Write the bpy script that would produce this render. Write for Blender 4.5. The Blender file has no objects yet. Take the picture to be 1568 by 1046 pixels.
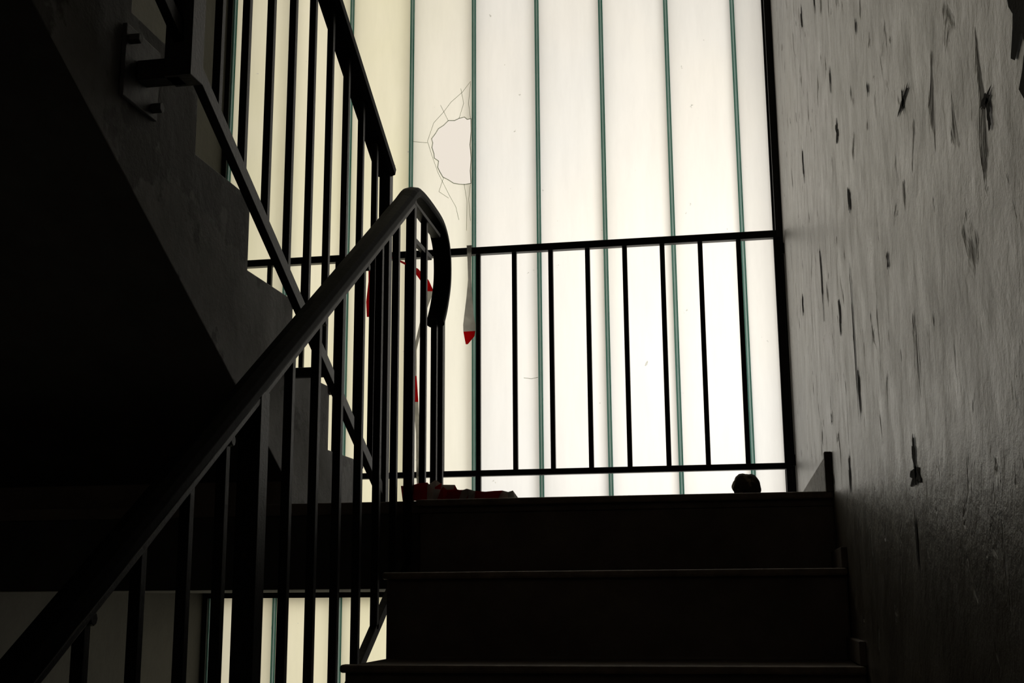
import bpy, bmesh, math, random
from mathutils import Vector, Matrix, noise as mnoise
random.seed(7)
sc = bpy.context.scene
sc.view_settings.view_transform = 'Standard'
sc.view_settings.look = 'None'

# ------------------------------------------------------------------ materials
def newmat(name):
    m = bpy.data.materials.new(name); m.use_nodes = True
    nt = m.node_tree; nt.nodes.clear()
    out = nt.nodes.new('ShaderNodeOutputMaterial')
    return m, nt, out
def noise(nt, scale, detail=6, rough=.6, vec=None, dist=0):
    n = nt.nodes.new('ShaderNodeTexNoise'); n.inputs['Scale'].default_value = scale
    n.inputs['Detail'].default_value = detail; n.inputs['Roughness'].default_value = rough
    n.inputs['Distortion'].default_value = dist
    if vec is not None: nt.links.new(vec, n.inputs['Vector'])
    return n
def ramp(nt, fac, stops):
    r = nt.nodes.new('ShaderNodeValToRGB'); e = r.color_ramp.elements
    while len(e) < len(stops): e.new(.5)
    for i, (p, c) in enumerate(stops):
        e[i].position = p; e[i].color = (c[0], c[1], c[2], 1) if not isinstance(c, (int, float)) else (c, c, c, 1)
    nt.links.new(fac, r.inputs['Fac']); return r
def mapping(nt, scale):
    tc = nt.nodes.new('ShaderNodeTexCoord'); mp = nt.nodes.new('ShaderNodeMapping')
    mp.inputs['Scale'].default_value = scale
    nt.links.new(tc.outputs['Object'], mp.inputs['Vector']); return mp.outputs['Vector']
def mixc(nt, fac, a, b, mode='MIX'):
    m = nt.nodes.new('ShaderNodeMix'); m.data_type = 'RGBA'; m.blend_type = mode
    for sock, v in ((m.inputs[0], fac), (m.inputs[6], a), (m.inputs[7], b)):
        if hasattr(v, 'is_linked') or hasattr(v, 'links'): nt.links.new(v, sock)
        elif isinstance(v, (int, float)): sock.default_value = v
        else: sock.default_value = (v[0], v[1], v[2], 1)
    return m.outputs[2]
def math_(nt, op, a, b):
    m = nt.nodes.new('ShaderNodeMath'); m.operation = op
    for s, v in ((m.inputs[0], a), (m.inputs[1], b)):
        if isinstance(v, (int, float)): s.default_value = v
        else: nt.links.new(v, s)
    return m.outputs[0]
def rough_mat(name, c1, c2, scale=8, rough=.7, bump=.3, bscale=40, chips=None, spec=.5, metal=0, bdist=.01, ior=1.5):
    m, nt, out = newmat(name)
    b = nt.nodes.new('ShaderNodeBsdfPrincipled')
    v = mapping(nt, (1, 1, 1))
    n = noise(nt, scale, 8, .65, v)
    col = ramp(nt, n.outputs['Fac'], [(.3, c1), (.7, c2)]).outputs['Color']
    if chips:
        n2 = noise(nt, chips[0], 6, .6, v)
        k = ramp(nt, n2.outputs['Fac'], [(chips[1], 0), (chips[1] + .03, 1)]).outputs['Color']
        col = mixc(nt, k, col, chips[2])
    nt.links.new(col, b.inputs['Base Color'])
    b.inputs['Roughness'].default_value = rough
    b.inputs['IOR'].default_value = ior
    b.inputs['Specular IOR Level'].default_value = spec
    b.inputs['Metallic'].default_value = metal
    nb = noise(nt, bscale, 8, .7, v)
    bp = nt.nodes.new('ShaderNodeBump'); bp.inputs['Strength'].default_value = bump
    bp.inputs['Distance'].default_value = bdist
    nt.links.new(nb.outputs['Fac'], bp.inputs['Height']); nt.links.new(bp.outputs['Normal'], b.inputs['Normal'])
    nt.links.new(b.outputs['BSDF'], out.inputs['Surface'])
    return m

M_rail = rough_mat('black_rail_paint', (.006, .006, .007), (.013, .012, .012), 20, .42, .25, 120, (35, .68, (.04, .028, .02)), .3)
M_handrail = rough_mat('black_handrail_plastic', (.004, .004, .005), (.007, .007, .008), 15, .5, .2, 60, (28, .70, (.03, .03, .033)), .5, 0, .004, 1.09)
M_step = rough_mat('dark_step_concrete', (.10, .08, .068), (.19, .155, .135), 6, .75, .3, 50, None, .3)
M_nose = rough_mat('worn_step_nosing', (.13, .10, .075), (.27, .21, .16), 18, .55, .3, 60, None, .3)
M_conc = rough_mat('peeling_stringer_plaster', (.13, .128, .124), (.25, .245, .24), 4, .6, .6, 14, (3.2, .53, (.06, .056, .052)), .4)
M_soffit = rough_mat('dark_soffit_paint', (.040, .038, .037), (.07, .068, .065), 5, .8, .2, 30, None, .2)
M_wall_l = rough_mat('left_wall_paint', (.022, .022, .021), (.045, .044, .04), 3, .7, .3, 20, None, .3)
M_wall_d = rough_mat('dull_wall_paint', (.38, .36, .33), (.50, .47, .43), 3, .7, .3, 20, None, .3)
M_skirt = rough_mat('scuffed_lit_skirting', (.12, .11, .095), (.30, .27, .23), 18, .6, .5, 50, (22, .58, (.03, .026, .022)), .4)  # scuffed; pale tone also paints in the lit patch along the landing
M_frame = rough_mat('dark_frame_metal', (.01, .01, .011), (.022, .022, .022), 20, .5, .2, 60)
M_steel = rough_mat('bracket_steel', (.05, .05, .052), (.12, .12, .12), 30, .45, .3, 90, None, .5, .5)

def wall_right_mat():
    m, nt, out = newmat('chipped_gloss_wall_paint')
    b = nt.nodes.new('ShaderNodeBsdfPrincipled')
    v = mapping(nt, (1, 1, 1))
    big = noise(nt, 2.2, 8, .66, v)
    col = ramp(nt, big.outputs['Fac'], [(.32, (.11, .10, .088)), (.68, (.31, .287, .255))]).outputs['Color']
    st = noise(nt, 9, 10, .75, mapping(nt, (1, 1.4, .9)))
    sr = ramp(nt, st.outputs['Fac'], [(.32, .5), (.6, 1.0)]).outputs['Color']
    col = mixc(nt, 1.0, col, sr, 'MULTIPLY')
    gr = noise(nt, 160, 3, .6, v)
    g2 = ramp(nt, gr.outputs['Fac'], [(.35, .7), (.6, 1.0)]).outputs['Color']
    col = mixc(nt, 1.0, col, g2, 'MULTIPLY')
    ch = noise(nt, 14, 5, .55, mapping(nt, (1, 1, .7)), .6)
    k = ramp(nt, ch.outputs['Fac'], [(.62, 0), (.70, 1)]).outputs['Color']
    col = mixc(nt, math_(nt, 'MULTIPLY', k, .7), col, (.07, .062, .054))
    nt.links.new(col, b.inputs['Base Color'])
    rr = ramp(nt, st.outputs['Fac'], [(.3, .25), (.7, .45)]).outputs['Color']
    nt.links.new(math_(nt, 'ADD', rr, math_(nt, 'MULTIPLY', k, .3)), b.inputs['Roughness'])
    b.inputs['Specular IOR Level'].default_value = .65
    b.inputs['Specular Tint'].default_value = (1, .94, .86, 1)
    nb = noise(nt, 10, 9, .62, v); nb2 = noise(nt, 70, 5, .7, v)
    h = math_(nt, 'ADD', nb.outputs['Fac'], math_(nt, 'MULTIPLY', nb2.outputs['Fac'], .22))
    h = math_(nt, 'SUBTRACT', h, math_(nt, 'MULTIPLY', k, .5))
    bp = nt.nodes.new('ShaderNodeBump'); bp.inputs['Strength'].default_value = .42; bp.inputs['Distance'].default_value = .012
    nt.links.new(h, bp.inputs['Height']); nt.links.new(bp.outputs['Normal'], b.inputs['Normal'])
    nt.links.new(b.outputs['BSDF'], out.inputs['Surface'])
    return m
M_wallR = wall_right_mat()

def glass_mat(name, c1, c2, scale=1.2, specks=True):
    m, nt, out = newmat(name)
    tr = nt.nodes.new('ShaderNodeBsdfTranslucent')
    v = mapping(nt, (1, 1, 1))
    n = noise(nt, scale, 5, .5, v)
    col = ramp(nt, n.outputs['Fac'], [(.35, c1), (.65, c2)]).outputs['Color']
    if specks:
        s = noise(nt, 26, 4, .5, v)
        k = ramp(nt, s.outputs['Fac'], [(.74, 0), (.76, 1)]).outputs['Color']
        col = mixc(nt, k, col, (.6, .6, .55))
        f = noise(nt, 8, 8, .7, mapping(nt, (2, 1, .3)))
        fr = ramp(nt, f.outputs['Fac'], [(.3, .94), (.6, 1.0)]).outputs['Color']
        col = mixc(nt, 1.0, col, fr, 'MULTIPLY')
    nt.links.new(col, tr.inputs['Color'])
    gl = nt.nodes.new('ShaderNodeBsdfGlossy'); gl.inputs['Roughness'].default_value = .35
    mx = nt.nodes.new('ShaderNodeMixShader'); mx.inputs[0].default_value = .03
    nt.links.new(tr.outputs[0], mx.inputs[1]); nt.links.new(gl.outputs[0], mx.inputs[2])
    nt.links.new(mx.outputs[0], out.inputs['Surface'])
    return m
M_glass = glass_mat('frosted_channel_glass', (.90, .91, .90), (.96, .94, .88), .9)
M_glassY = glass_mat('warm_lit_channel_glass', (.88, .86, .62), (.93, .90, .72))  # yellow tint puts the warm light at left into the glass colour
M_glassM = glass_mat('faint_warm_lit_channel_glass', (.89, .88, .75), (.94, .92, .82))  # weaker version of the painted warm light, next pane towards the centre
M_teal = glass_mat('green_glass_edge', (.33, .58, .51), (.42, .66, .59), 3, False)
M_seal = glass_mat('seam_sealant', (.66, .80, .76), (.74, .86, .82), 3, False)
M_crack = glass_mat('cracked_glass_edge', (.50, .54, .47), (.68, .70, .62), 30, False)
def plastic(name, c):
    m, nt, out = newmat(name)
    d = nt.nodes.new('ShaderNodeBsdfPrincipled'); d.inputs['Roughness'].default_value = .4
    v = mapping(nt, (1, 1, 1)); n = noise(nt, 30, 4, .5, v)
    cc = ramp(nt, n.outputs['Fac'], [(.3, tuple(x * .8 for x in c)), (.7, c)]).outputs['Color']
    nt.links.new(cc, d.inputs['Base Color'])
    t = nt.nodes.new('ShaderNodeBsdfTranslucent'); nt.links.new(cc, t.inputs['Color'])
    mx = nt.nodes.new('ShaderNodeMixShader'); mx.inputs[0].default_value = .65
    nt.links.new(d.outputs[0], mx.inputs[1]); nt.links.new(t.outputs[0], mx.inputs[2])
    nt.links.new(mx.outputs[0], out.inputs['Surface']); return m
M_red = plastic('red_tape_plastic', (.80, .04, .05))
M_white = plastic('white_tape_plastic', (.80, .79, .76))

# ------------------------------------------------------------------ mesh helpers
def finish(name, bm, mats, bevel=0, smooth=False, parent=None):
    bmesh.ops.recalc_face_normals(bm, faces=bm.faces)
    me = bpy.data.meshes.new(name); bm.to_mesh(me); bm.free()
    for m in mats: me.materials.append(m)
    o = bpy.data.objects.new(name, me); sc.collection.objects.link(o)
    if bevel:
        b = o.modifiers.new('bevel', 'BEVEL'); b.width = bevel; b.segments = 2; b.limit_method = 'ANGLE'
    if smooth:
        for p in me.polygons: p.use_smooth = True
    if parent: o.parent = parent
    return o
def box(bm, x0, x1, y0, y1, z0, z1, mi=0):
    vs = [bm.verts.new((x, y, z)) for x in (x0, x1) for y in (y0, y1) for z in (z0, z1)]
    for f in ((0, 1, 3, 2), (4, 6, 7, 5), (0, 4, 5, 1), (2, 3, 7, 6), (0, 2, 6, 4), (1, 5, 7, 3)):
        fc = bm.faces.new([vs[i] for i in f]); fc.material_index = mi
def bar(bm, p0, p1, wx, wn, mi=0):
    p0 = Vector(p0); p1 = Vector(p1); d = (p1 - p0).normalized()
    ref = Vector((1, 0, 0)) if abs(d.x) < .9 else Vector((0, 1, 0))
    n = d.cross(ref).normalized(); a = n.cross(d).normalized()
    vs = []
    for p in (p0, p1):
        for sx, sn in ((-1, -1), (1, -1), (1, 1), (-1, 1)):
            vs.append(bm.verts.new(p + a * sx * wx / 2 + n * sn * wn / 2))
    for f in ((0, 1, 2, 3), (7, 6, 5, 4), (0, 4, 5, 1), (1, 5, 6, 2), (2, 6, 7, 3), (3, 7, 4, 0)):
        fc = bm.faces.new([vs[i] for i in f]); fc.material_index = mi
def rod(bm, p0, p1, r, mi=0, seg=10):
    p0 = Vector(p0); p1 = Vector(p1); d = p1 - p0
    mat = Matrix.Translation((p0 + p1) / 2) @ d.to_track_quat('Z', 'Y').to_matrix().to_4x4()
    g = bmesh.ops.create_cone(bm, cap_ends=True, segments=seg, radius1=r, radius2=r, depth=d.length, matrix=mat)
    for v in g['verts']:
        for f in v.link_faces: f.material_index = mi
def sweep(bm, path, profile, mi=0, close=True):
    rings = []
    for i, p in enumerate(path):
        a = path[max(i - 1, 0)]; b = path[min(i + 1, len(path) - 1)]
        d = (b - a).normalized(); n = Vector((0, -d.z, d.y))
        rings.append([bm.verts.new(p + Vector((1, 0, 0)) * x + n * h) for x, h in profile])
    k = len(profile)
    for i in range(len(rings) - 1):
        for j in range(k):
            f = bm.faces.new([rings[i][j], rings[i][(j + 1) % k], rings[i + 1][(j + 1) % k], rings[i + 1][j]])
            f.material_index = mi
    for r in (rings[0], rings[-1]):
        f = bm.faces.new(r); f.material_index = mi
def smoothpath(pts, n=6):
    out = []
    P = [pts[0]] + pts + [pts[-1]]
    for i in range(1, len(P) - 2):
        for k in range(n):
            t = k / n
            a, b, c, d = P[i - 1], P[i], P[i + 1], P[i + 2]
            out.append(.5 * ((2 * b) + (c - a) * t + (2 * a - 5 * b + 4 * c - d) * t * t + (3 * b - a - 3 * c + d) * t ** 3))
    out.append(pts[-1]); return out
def extrude_profile(bm, prof, x0, x1, matf):
    a = [bm.verts.new((x0, y, z)) for y, z in prof]; b = [bm.verts.new((x1, y, z)) for y, z in prof]
    n = len(prof)
    for s in (a, b):
        f = bm.faces.new(s); f.material_index = matf(-1)
    for i in range(n):
        f = bm.faces.new([a[i], a[(i + 1) % n], b[(i + 1) % n], b[i]]); f.material_index = matf(i)

# ------------------------------------------------------------------ dimensions
W = .955
XL, XU = -2.27, -1.32
R1, T1 = .175, .275
R2, T2 = .177, .305
NS = 11
YG = 1.75
ZF = -R1 * NS
ZT = R2 * NS
ZB, ZC = -3.9, 3.7
LT = .205

# ------------------------------------------------------------------ shell
bm = bmesh.new(); box(bm, 0, .2, -4.4, 1.95, ZB - .1, ZC + .1); finish('wall_right', bm, [M_wallR])
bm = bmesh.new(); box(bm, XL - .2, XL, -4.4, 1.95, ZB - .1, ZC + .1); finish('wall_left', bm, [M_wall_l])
bm = bmesh.new(); box(bm, XL, 0, -4.6, -4.4, ZB - .1, ZC + .1); finish('wall_back', bm, [M_wall_d])
bm = bmesh.new(); box(bm, XL, 0, -4.4, 1.95, ZC, ZC + .2); finish('ceiling', bm, [M_wall_d])
bm = bmesh.new(); box(bm, XL, 0, -4.4, 1.95, ZB - .2, ZB); finish('floor', bm, [M_step])

bm = bmesh.new()
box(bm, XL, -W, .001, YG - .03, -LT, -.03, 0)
box(bm, -W, 0, .001, YG - .03, -LT, -.03, 1)
box(bm, XL, 0, .0, YG - .03, -.03, 0, 1)
box(bm, -W - .006, 0, -.016, 0, -.014, .002, 2)
finish('stair_landing', bm, [M_soffit, M_step, M_nose], .004)
bm = bmesh.new(); box(bm, XL, 0, -4.4, -T1 * (NS - 1), ZF - .2, ZF, 0); finish('floor_landing', bm, [M_wall_d])
bm = bmesh.new(); box(bm, XL, 0, -4.4, .7 - T2 * (NS - 1) - .3, ZT - .2, ZT, 0); finish('upper_floor_landing', bm, [M_wall_d])

# our flight
prof = [(-.001, -R1)]
for i in range(1, NS):
    prof.append((-T1 * i, -R1 * i)); prof.append((-T1 * i, -R1 * (i + 1)))
ylast = -T1 * (NS - 1)
prof.append((ylast, ZF - .2)); prof.append((-.001, -LT - .12))
bm = bmesh.new(); extrude_profile(bm, prof, -W, -.002, lambda i: 0)
for i in range(1, NS):
    y = -T1 * i; z = -R1 * i
    box(bm, -W - .006, -.002, y - .016, y + .012, z - .012, z + .003, 1)
finish('lower_stair_flight', bm, [M_step, M_nose], .005)

# upper flight
Y0 = .70
prof = [(Y0, .001)]
for i in range(NS):
    prof.append((Y0 - T2 * i, R2 * (i + 1))); prof.append((Y0 - T2 * (i + 1), R2 * (i + 1)))
ye = Y0 - T2 * NS
sof = lambda y: .25 - .55 * (y + .26)
prof.append((ye, sof(ye))); prof.append((.08, sof(.08))); prof.append((.08, .001))
bm = bmesh.new(); nP = len(prof)
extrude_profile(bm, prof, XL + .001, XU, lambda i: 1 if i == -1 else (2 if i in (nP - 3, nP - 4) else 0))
for i in range(NS):
    y = Y0 - T2 * i; z = R2 * (i + 1)
    box(bm, XL + .001, XU + .004, y - .01, y + .015, z - .022, z + .002, 0)
finish('upper_stair_flight', bm, [M_step, M_conc, M_soffit], .003)

# flight below
prof = []
for i in range(NS):
    prof.append((-2.6 + T2 * i, ZF - R1 * i)); prof.append((-2.6 + T2 * (i + 1), ZF - R1 * i))
prof.append((-2.6 + T2 * NS, ZB)); prof.append((-2.6 + T2 * NS - .3, ZB)); prof.append((-2.6, ZF - .25))
bm = bmesh.new(); extrude_profile(bm, prof, XL + .001, XU, lambda i: 0)
finish('basement_stair_flight', bm, [M_step], .003)

# skirting
bm = bmesh.new()
box(bm, -.012, 0, -.004, YG - .12, .0005, .085, 1)
box(bm, -.016, 0, -.02, .004, .0005, .09, 0)
for i in range(1, NS):
    y1 = -T1 * i; z = -R1 * i
    box(bm, -.012, 0, y1, y1 + T1, z + .003, z + .045, 0)
finish('baseboard_right', bm, [M_step, M_skirt], .002)

# ------------------------------------------------------------------ windows
SX = [-.148 - .262 * k for k in range(9)]
g = .0085
def pane(bm, x0, x1, z0, z1, mi, hole=None):
    if not hole:
        f = bm.faces.new([bm.verts.new(p) for p in ((x0, YG, z0), (x1, YG, z0), (x1, YG, z1), (x0, YG, z1))])
        f.material_index = mi; return
    def loop(pts):
        vs = [bm.verts.new((x, YG, z)) for x, z in pts]
        return [bm.edges.new((vs[i], vs[(i + 1) % len(vs)])) for i in range(len(vs))]
    ed = loop([(x0, z0), (x1, z0), (x1, z1), (x0, z1)]) + loop(hole)
    r = bmesh.ops.triangle_fill(bm, edges=ed, use_beauty=True)
    for f in r['geom']:
        if isinstance(f, bmesh.types.BMFace): f.material_index = mi
hc = (-1.271, 1.545)
hole = [(6.2, 13.2), (4.6, 13.0), (3.5, 14.1), (1.3, 13.7), (-.6, 12.9), (-3.2, 13.1), (-5.2, 11.2), (-7.4, 9.9), (-8.6, 7.9), (-10.2, 5.8), (-9.7, 4.0), (-10.0, 2.0), (-9.2, -.6), (-9.0, -2.6), (-7.2, -4.0), (-7.6, -6.6), (-6.6, -8.7), (-5.4, -10.9), (-3.2, -12.2), (-1, -13.8), (1.3, -14.4), (3.6, -14.7), (6.2, -14.4), (5.9, -9), (6.3, -4), (5.8, 2), (6.3, 8)]
hole = [(hc[0] + a / 100, hc[1] + b / 100) for a, b in hole]
def window(name, z0, z1, withhole):
    bm = bmesh.new()
    edges = [-.03] + SX + [XL]
    edges = [e for e in edges if e >= XL]
    for i in range(len(edges) - 1):
        xr = edges[i] - (g if i else 0); xl = edges[i + 1] + (g if i + 1 < len(edges) - 1 else 0)
        if xr - xl < .002: continue
        h = hole if (withhole and abs(edges[i] + 1.196) < .01) else None
        pane(bm, xl, xr, z0, z1, 1 if edges[i] < -1.3 else (6 if edges[i] < -1.1 else 0), h)  # warm light painted by pane position, stronger to the left
        for xx in (xl, xr):
            f = bm.faces.new([bm.verts.new(p) for p in ((xx, YG, z0), (xx, YG + .041, z0), (xx, YG + .041, z1), (xx, YG, z1))])
            f.material_index = 0
    for x in SX:
        if x < XL + .01: continue
        box(bm, x - g, x - g + .0048, YG - .004, YG + .004, z0, z1, 2)
        box(bm, x + g - .0048, x + g, YG - .004, YG + .004, z0, z1, 2)
        box(bm, x - g + .0048, x + g - .0048, YG - .001, YG + .003, z0, z1, 3)
    box(bm, XL, 0, YG - .015, YG + .05, z0 - .0, z0 + .02, 4)
    box(bm, XL, 0, YG - .015, YG + .05, z1 - .02, z1, 4)
    box(bm, -.034, 0, YG - .02, YG + .05, z0, z1, 4)
    box(bm, XL, XL + .02, YG - .02, YG + .05, z0, z1, 4)
    if withhole:
        for i in range(len(hole)):
            a = hole[i]; b = hole[(i + 1) % len(hole)]
            rod(bm, (a[0], YG, a[1]), (b[0], YG, b[1]), .0016, 5, 6)
        cr = [[(6.1, 29.4), (2.7, 25), (-2.1, 21), (-5.3, 16.8), (-9.3, 12.6), (-11.9, 4.8), (-10, -1.4), (-7.4, -9), (-2.6, -19), (0, -23.8), (1.3, -29.4)],
              [(-18, 5.2), (-15, 4.6), (-11.9, 4.2)], [(1.3, 13.7), (3.2, 20), (2.0, 26.5)], [(-3.2, 12.9), (-6.5, 20)], [(3.4, -14.4), (4.6, -22), (4.4, -34)], [(-5, -11), (-7, -17), (-3, -20)], [(6, 13.5), (5.2, 20), (6.1, 29)], [(6, -15), (5.3, -21), (6, -30)]]
        for c in cr:
            for a, b in zip(c[:-1], c[1:]):
                rod(bm, (hc[0] + a[0] / 100, YG - .001, hc[1] + a[1] / 100), (hc[0] + b[0] / 100, YG - .001, hc[1] + b[1] / 100), .0009, 5, 5)
        c = [(-1.0, .60), (-.97, .595), (-.945, .60)]
        for a, b in zip(c[:-1], c[1:]): rod(bm, (a[0], YG - .001, a[1]), (b[0], YG - .001, b[1]), .001, 5, 5)
    return finish(name, bm, [M_glass, M_glassY, M_teal, M_seal, M_frame, M_crack, M_glassM])
window('window_1', .0, ZC, True)
window('window_2', ZB, -LT, False)
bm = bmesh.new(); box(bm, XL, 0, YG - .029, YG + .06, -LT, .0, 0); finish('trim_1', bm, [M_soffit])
bm = bmesh.new(); box(bm, -.026, 0, YG - .06, YG - .021, .0, ZC, 0); finish('trim_2', bm, [M_frame], .002)

# ------------------------------------------------------------------ guard rail in front of glass
bm = bmesh.new(); YR = 1.645
x0, x1 = XL, -.024
bar(bm, (x0, YR, 1.085), (x1, YR, 1.085), .03, .028); bar(bm, (x0, YR, .225), (x1, YR, .225), .03, .022)
x = x1; k = 0
while x > XL + .02:
    bar(bm, (x, YR, .215), (x, YR, 1.075), .018 if k else .028, .018 if k else .028); x -= .1416; k += 1
for z in (.245, 1.03):
    box(bm, -.03, 0, YR - .012, YR + .012, z - .02, z + .02)
for xx in (-.024, -1.157, -1.99):
    bar(bm, (xx, YR, 0.001), (xx, YR, .22), .02, .02)
finish('window_guard_railing', bm, [M_rail], .002)

# ------------------------------------------------------------------ balustrade of our flight
XR = -.985
bm = bmesh.new()
K = .665
hz = lambda y: .768 + K * y
hp = [Vector((XR, -3.0, hz(-3.0))), Vector((XR, -2.2, hz(-2.2))), Vector((XR, -1.2, hz(-1.2))), Vector((XR, -.5, hz(-.5))), Vector((XR, -.06, hz(-.06)))]
hook = smoothpath([Vector((XR, -.02, .757)), Vector((XR, .03, .777)), Vector((XR, .16, .778)), Vector((XR, .27, .765)), Vector((XR, .335, .715)), Vector((XR, .345, .63)), Vector((XR, .31, .55)), Vector((XR, .265, .49))])
prf = [(-.024, -.008), (-.020, -.013), (.020, -.013), (.024, -.008), (.024, .005), (.017, .012), (0, .015), (-.017, .012), (-.024, .005)]
sweep(bm, hp + hook, prf, 1)
sweep(bm, [Vector((XR, -3.0, hz(-3) - .024)), Vector((XR, -.02, hz(-.02) - .024))], [(-.018, -.005), (.018, -.005), (.018, .005), (-.018, .005)], 0)
sweep(bm, [Vector((XR, .0, .745)), Vector((XR, .27, .735))], [(-.012, -.005), (.012, -.005), (.012, .005), (-.012, .005)], 0)
zb = lambda y: -.125 + .64 * y
ys = [-.125, -.26, -.395, -.532, -.669, -.806, -1.08, -1.2, -1.336, -1.47, -1.6, -1.74, -1.88, -2.02, -2.16, -2.30, -2.44, -2.58]
for y in ys:
    bar(bm, (XR, y, zb(y)), (XR, y, hz(y) - .02), .016, .016)
for y, w in ((-.963, .038), (-2.75, .036), (.01, .022)):
    bar(bm, (XR, y, zb(y) - .03), (XR, y, hz(y) - .02), w, w)
for y in (-2.6, -1.5, -.70):
    box(bm, XR, -W + .002, y - .015, y + .015, zb(y) - .015, zb(y) + .015)
sweep(bm, [Vector((XR, -2.76, zb(-2.76))), Vector((XR, .015, zb(.015)))], [(-.008, -.012), (.008, -.012), (.008, .012), (-.008, .012)], 0)
for y, zt in ((.14, .745), (.255, .50), (.325, .56)):
    bar(bm, (XR, y, 0.001), (XR, y, zt), .016, .016)
bar(bm, (XR, .01, .655), (XR, .2, .655), .012, .014)
for y in (-.39, -.66, -1.08, -1.47):
    rod(bm, (XR - .016, y, hz(y) - .036), (XR + .016, y, hz(y) - .036), .009, 0, 8)
finish('stair_balustrade', bm, [M_rail, M_handrail], .0015)

# ------------------------------------------------------------------ balustrade of upper flight
XQ = -1.225
bm = bmesh.new()
hq = lambda y: 1.045 + .53 * (.6 - y)
bq = lambda y: .07 + .54 * (.6 - y)
hpq = [Vector((XQ, .60, hq(.60))), Vector((XQ, -.5, hq(-.5))), Vector((XQ, -2.6, hq(-2.6)))]
sweep(bm, hpq, [(-.03, -.014), (.03, -.014), (.03, .01), (.018, .016), (-.018, .016), (-.03, .01)], 1)
sweep(bm, [Vector((XQ, .6, bq(.6))), Vector((XQ, -2.6, bq(-2.6)))], [(-.01, -.016), (.01, -.016), (.01, .016), (-.01, .016)], 0)
bar(bm, (XQ, .60, 0.001), (XQ, .60, 1.065), .034, .034)
box(bm, XQ - .022, XQ + .022, .578, .622, 1.065, 1.078)
y = .48
while y > -2.5:
    if abs(y + .79) > .06:
        bar(bm, (XQ, y, bq(y)), (XQ, y, hq(y) - .01), .017, .017)
    y -= .1395
for yy in (-.79, -2.3):
    bar(bm, (XQ, yy, bq(yy) - .07), (XQ, yy, hq(yy)), .055, .055)
    zc = bq(yy) - .05
    box(bm, XU + .008, XQ, yy - .02, yy + .02, zc - .02, zc + .02, 0)
    box(bm, XU + .001, XU + .01, yy - .07, yy + .07, zc - .07, zc + .075, 2)
    for sy, sz in ((-.05, .05), (.05, -.05)):
        rod(bm, (XU + .008, yy + sy, zc + sz), (XU + .03, yy + sy, zc + sz), .011, 2, 6)
for yy in (.1,):
    box(bm, XU + .001, XQ, yy - .012, yy + .012, bq(yy) - .012, bq(yy) + .012, 0)
finish('upper_balustrade', bm, [M_rail, M_handrail, M_steel], .0015)

# ------------------------------------------------------------------ barrier tape
def ribbon(bm, pts, mats):
    prev = None
    for i, (x, y, z, w, a) in enumerate(pts):
        d = Vector((math.cos(a), math.sin(a), 0)) * w / 2
        cur = (bm.verts.new(Vector((x, y, z)) - d), bm.verts.new(Vector((x, y, z)) + d))
        if prev:
            f = bm.faces.new([prev[0], prev[1], cur[1], cur[0]]); f.material_index = mats[(i - 1) % len(mats)]
        prev = cur
def tape(name, bm):
    o = finish(name, bm, [M_red, M_white]); s = o.modifiers.new('t', 'SOLIDIFY'); s.thickness = .0006
    return o
bm = bmesh.new()
y = YR - .024
ribbon(bm, [(-1.188, YR + .02, 1.09, .02, 0), (-1.188, y, 1.105, .02, 0), (-1.187, y, 1.04, .014, .2), (-1.186, y, .97, .014, -.3), (-1.187, y, .9, .022, .2), (-1.189, y, .83, .036, 0), (-1.187, y, .79, .048, .1), (-1.187, y, .765, .048, -.1), (-1.187, y, .745, .040, 0), (-1.197, y, .715, .008, 0)], [1, 1, 1, 1, 1, 1, 1, 0, 0])
tape('barrier_tape', bm)
bm = bmesh.new()
ribbon(bm, [(-1.555, YR + .02, 1.09, .055, 0), (-1.555, y, 1.105, .055, 0), (-1.555, y, 1.06, .07, .2), (-1.557, y - .01, .98, .065, -.2), (-1.575, y, .90, .045, .1), (-1.59, y, .84, .008, 0)], [0, 0, 0, 0, 0])
ribbon(bm, [(-1.52, y, 1.085, .03, .9), (-1.46, y, 1.055, .026, .7), (-1.405, y, 1.025, .03, .7), (-1.365, y, .975, .034, .4), (-1.345, y, .93, .034, .2), (-1.365, y, .85, .014, 0), (-1.40, y, .7, .012, .3), (-1.40, y, .6, .016, -.2), (-1.395, y, .5, .02, .2), (-1.385, y, .38, .016, 0), (-1.38, y, .22, .02, .4), (-1.37, y, .09, .02, .2), (-1.36, y - .02, .002, .03, 0)], [0, 0, 0, 0, 1, 1, 1, 0, 1, 1, 1, 0])
tape('barrier_tape', bm)
bm = bmesh.new()
def crumple(x0, x1, yb, n, h, mats):
    prev = None
    for i in range(n + 1):
        t = i / n; x = x0 + (x1 - x0) * t
        yy = yb + random.uniform(-.015, .015); z = .004 + h * (1 - t) * random.uniform(.4, 1) + .005 * random.random()
        cur = (bm.verts.new((x, yy - .012, .001)), bm.verts.new((x + random.uniform(-.01, .01), yy, z + .012)), bm.verts.new((x, yy + .03, .6 * z)))
        if prev:
            for k in range(2):
                f = bm.faces.new([prev[k], prev[k + 1], cur[k + 1], cur[k]]); f.material_index = mats[i % len(mats)]
        prev = cur
crumple(-1.0, -.80, .03, 14, .04, [0, 0, 1, 0, 0, 1, 1])
crumple(-.90, -.725, .02, 9, .012, [0, 0, 0, 1, 1])
crumple(-.955, -.82, .10, 10, .05, [1, 1, 0])
crumple(-.98, -.86, .14, 6, .065, [1, 1])
tape('barrier_tape', bm)

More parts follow.
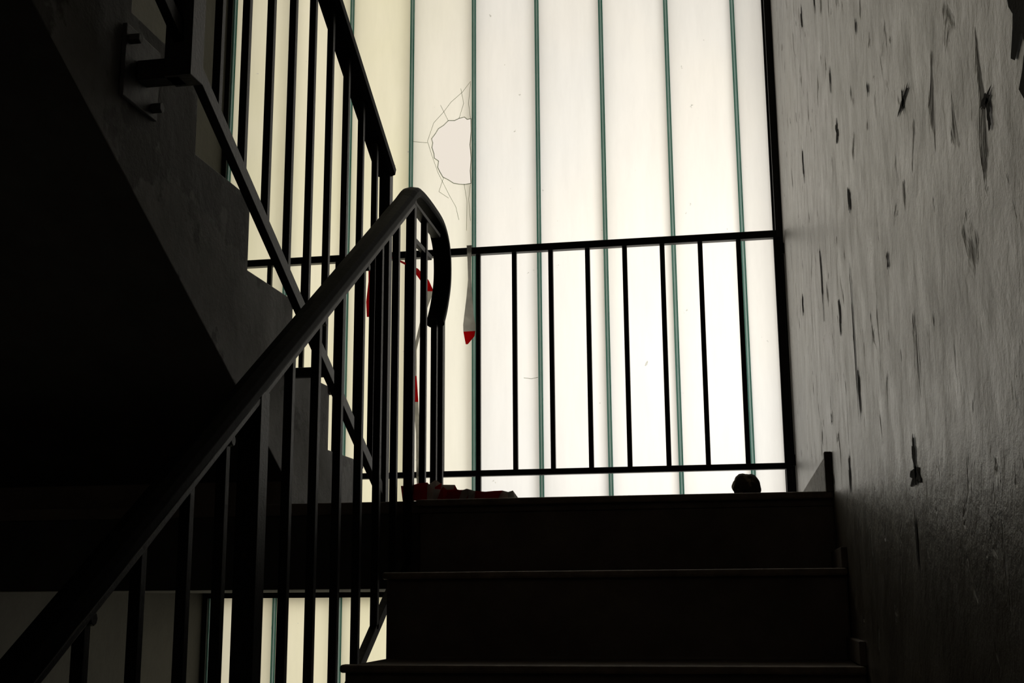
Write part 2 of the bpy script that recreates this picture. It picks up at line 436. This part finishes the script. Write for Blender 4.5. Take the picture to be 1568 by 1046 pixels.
# lumpy stone on the landing edge
bm = bmesh.new()
bmesh.ops.create_icosphere(bm, subdivisions=4, radius=1)
for v in bm.verts:
    d = v.co.normalized()
    r = 1 + .16 * mnoise.noise(d * 1.7 + Vector((3, 1, 5))) + .07 * mnoise.noise(d * 4) + .03 * mnoise.noise(d * 9)
    p = Vector((d.x * .033 * r, d.y * .028 * r, d.z * .031 * r))
    p.z = max(p.z, -.024)
    v.co = p + Vector((-.19, .09, .0245))
M_stone = rough_mat('dark_stone', (.02, .016, .013), (.09, .065, .048), 35, .7, .6, 90, (40, .58, (.25, .19, .14)))
finish('stone', bm, [M_stone], 0, True)

# ------------------------------------------------------------------ gouges in the right wall
M_hole = rough_mat('bare_plaster_hole', (.025, .022, .019), (.055, .048, .042), 30, .9, .5, 80, None, .1)
def gouge(bm, cy, cz, w, h, n=26, x=-.0012):
    vs = []; ph = random.random() * 50
    for i in range(n):
        a = 2 * math.pi * i / n; r = .8 + .6 * mnoise.noise(Vector((math.cos(a) * 1.8, math.sin(a) * 1.8, ph))) + random.uniform(-.2, .15)
        r = min(max(r, .3), 1.2)
        vs.append(bm.verts.new((x, cy + math.cos(a) * w / 2 * r, cz + math.sin(a) * h / 2 * r)))
    bm.faces.new(vs)
bm = bmesh.new()
for a in [(-1.43, .345, .10, .012), (-1.43, .345, .02, .035), (-1.86, .17, .05, .012), (-1.865, .155, .018, .035), (-.76, .44, .06, .05), (-.05, .48, .05, .24), (-.62, .62, .05, .05),
          (-.72, .12, .035, .10), (-.69, .22, .02, .34), (-.45, .30, .05, .10), (-.45, -.0, .04, .08), (-2.00, .19, .10, .11), (-2.03, .12, .12, .10), (-1.99, .27, .05, .05),
          (-1.31, -.085, .10, .030), (-1.31, -.06, .03, .06), (-1.28, -.16, .015, .12), (.35, .9, .05, .12), (.7, .6, .06, .1), (-.3, 1.05, .03, .10), (.1, 1.2, .06, .07), (-.55, .75, .03, .06)]:
    gouge(bm, *a)
for i in range(22):
    yy = random.uniform(-1.6, 1.4); s = random.uniform(.3, 1)
    gouge(bm, yy, random.uniform(-.2, 1.5), .022 * s, .035 * s, 12)
o = finish('plaster_gouges', bm, [M_hole]); o.parent = bpy.data.objects['wall_right']

# ------------------------------------------------------------------ light
w = bpy.data.worlds.new('World'); sc.world = w; w.use_nodes = True
nt = w.node_tree; nt.nodes.clear()
ow = nt.nodes.new('ShaderNodeOutputWorld'); bg = nt.nodes.new('ShaderNodeBackground')
tc = nt.nodes.new('ShaderNodeTexCoord'); sp = nt.nodes.new('ShaderNodeSeparateXYZ')
nt.links.new(tc.outputs['Generated'], sp.inputs[0])
r = ramp(nt, sp.outputs['Z'], [(0.0, (.76, .69, .59)), (.22, (.82, .745, .64)), (.46, (.84, .76, .66)), (.8, (.90, .92, .95))])
nt.links.new(r.outputs['Color'], bg.inputs['Color']); bg.inputs['Strength'].default_value = 1.02
nt.links.new(bg.outputs[0], ow.inputs['Surface'])
def area(name, loc, target, sx, sy, e, c):
    l = bpy.data.lights.new(name, 'AREA'); l.shape = 'RECTANGLE'; l.size = sx; l.size_y = sy; l.energy = e; l.color = c
    o = bpy.data.objects.new(name, l); sc.collection.objects.link(o); o.location = loc
    o.rotation_euler = (Vector(target) - Vector(loc)).to_track_quat('-Z', 'Y').to_euler()
area('added_glass_backlight', (0.1, 3.3, .6), (-.3, 1.75, .6), 1.2, 1.4, 19, (.98, .98, .98))  # area light added behind the glass to brighten its right centre
l = bpy.data.lights.new('added_riser_fill', 'POINT'); l.energy = 1.8; l.shadow_soft_size = .12; l.color = (1, .86, .70)  # unseen fill light added behind the camera to lift the dark risers
o = bpy.data.objects.new('added_riser_fill', l); sc.collection.objects.link(o); o.location = (-1.0, -3.9, 1.45)

# ------------------------------------------------------------------ camera
cam = bpy.data.cameras.new('Camera'); co = bpy.data.objects.new('Camera', cam); sc.collection.objects.link(co)
rx = Vector((.984, .1778, -.0069)); bk = Vector((.1741, -.9631, -.2025))
bk.normalize(); rx = (rx - bk * rx.dot(bk)).normalized(); up = bk.cross(rx)
m = Matrix((rx, up, bk)).transposed().to_4x4(); m.translation = (-.214, -2.85, -.222)
co.matrix_world = m
cam.sensor_width = 36; cam.lens = 36 * 1880 / 1568; cam.clip_start = .02
sc.camera = co
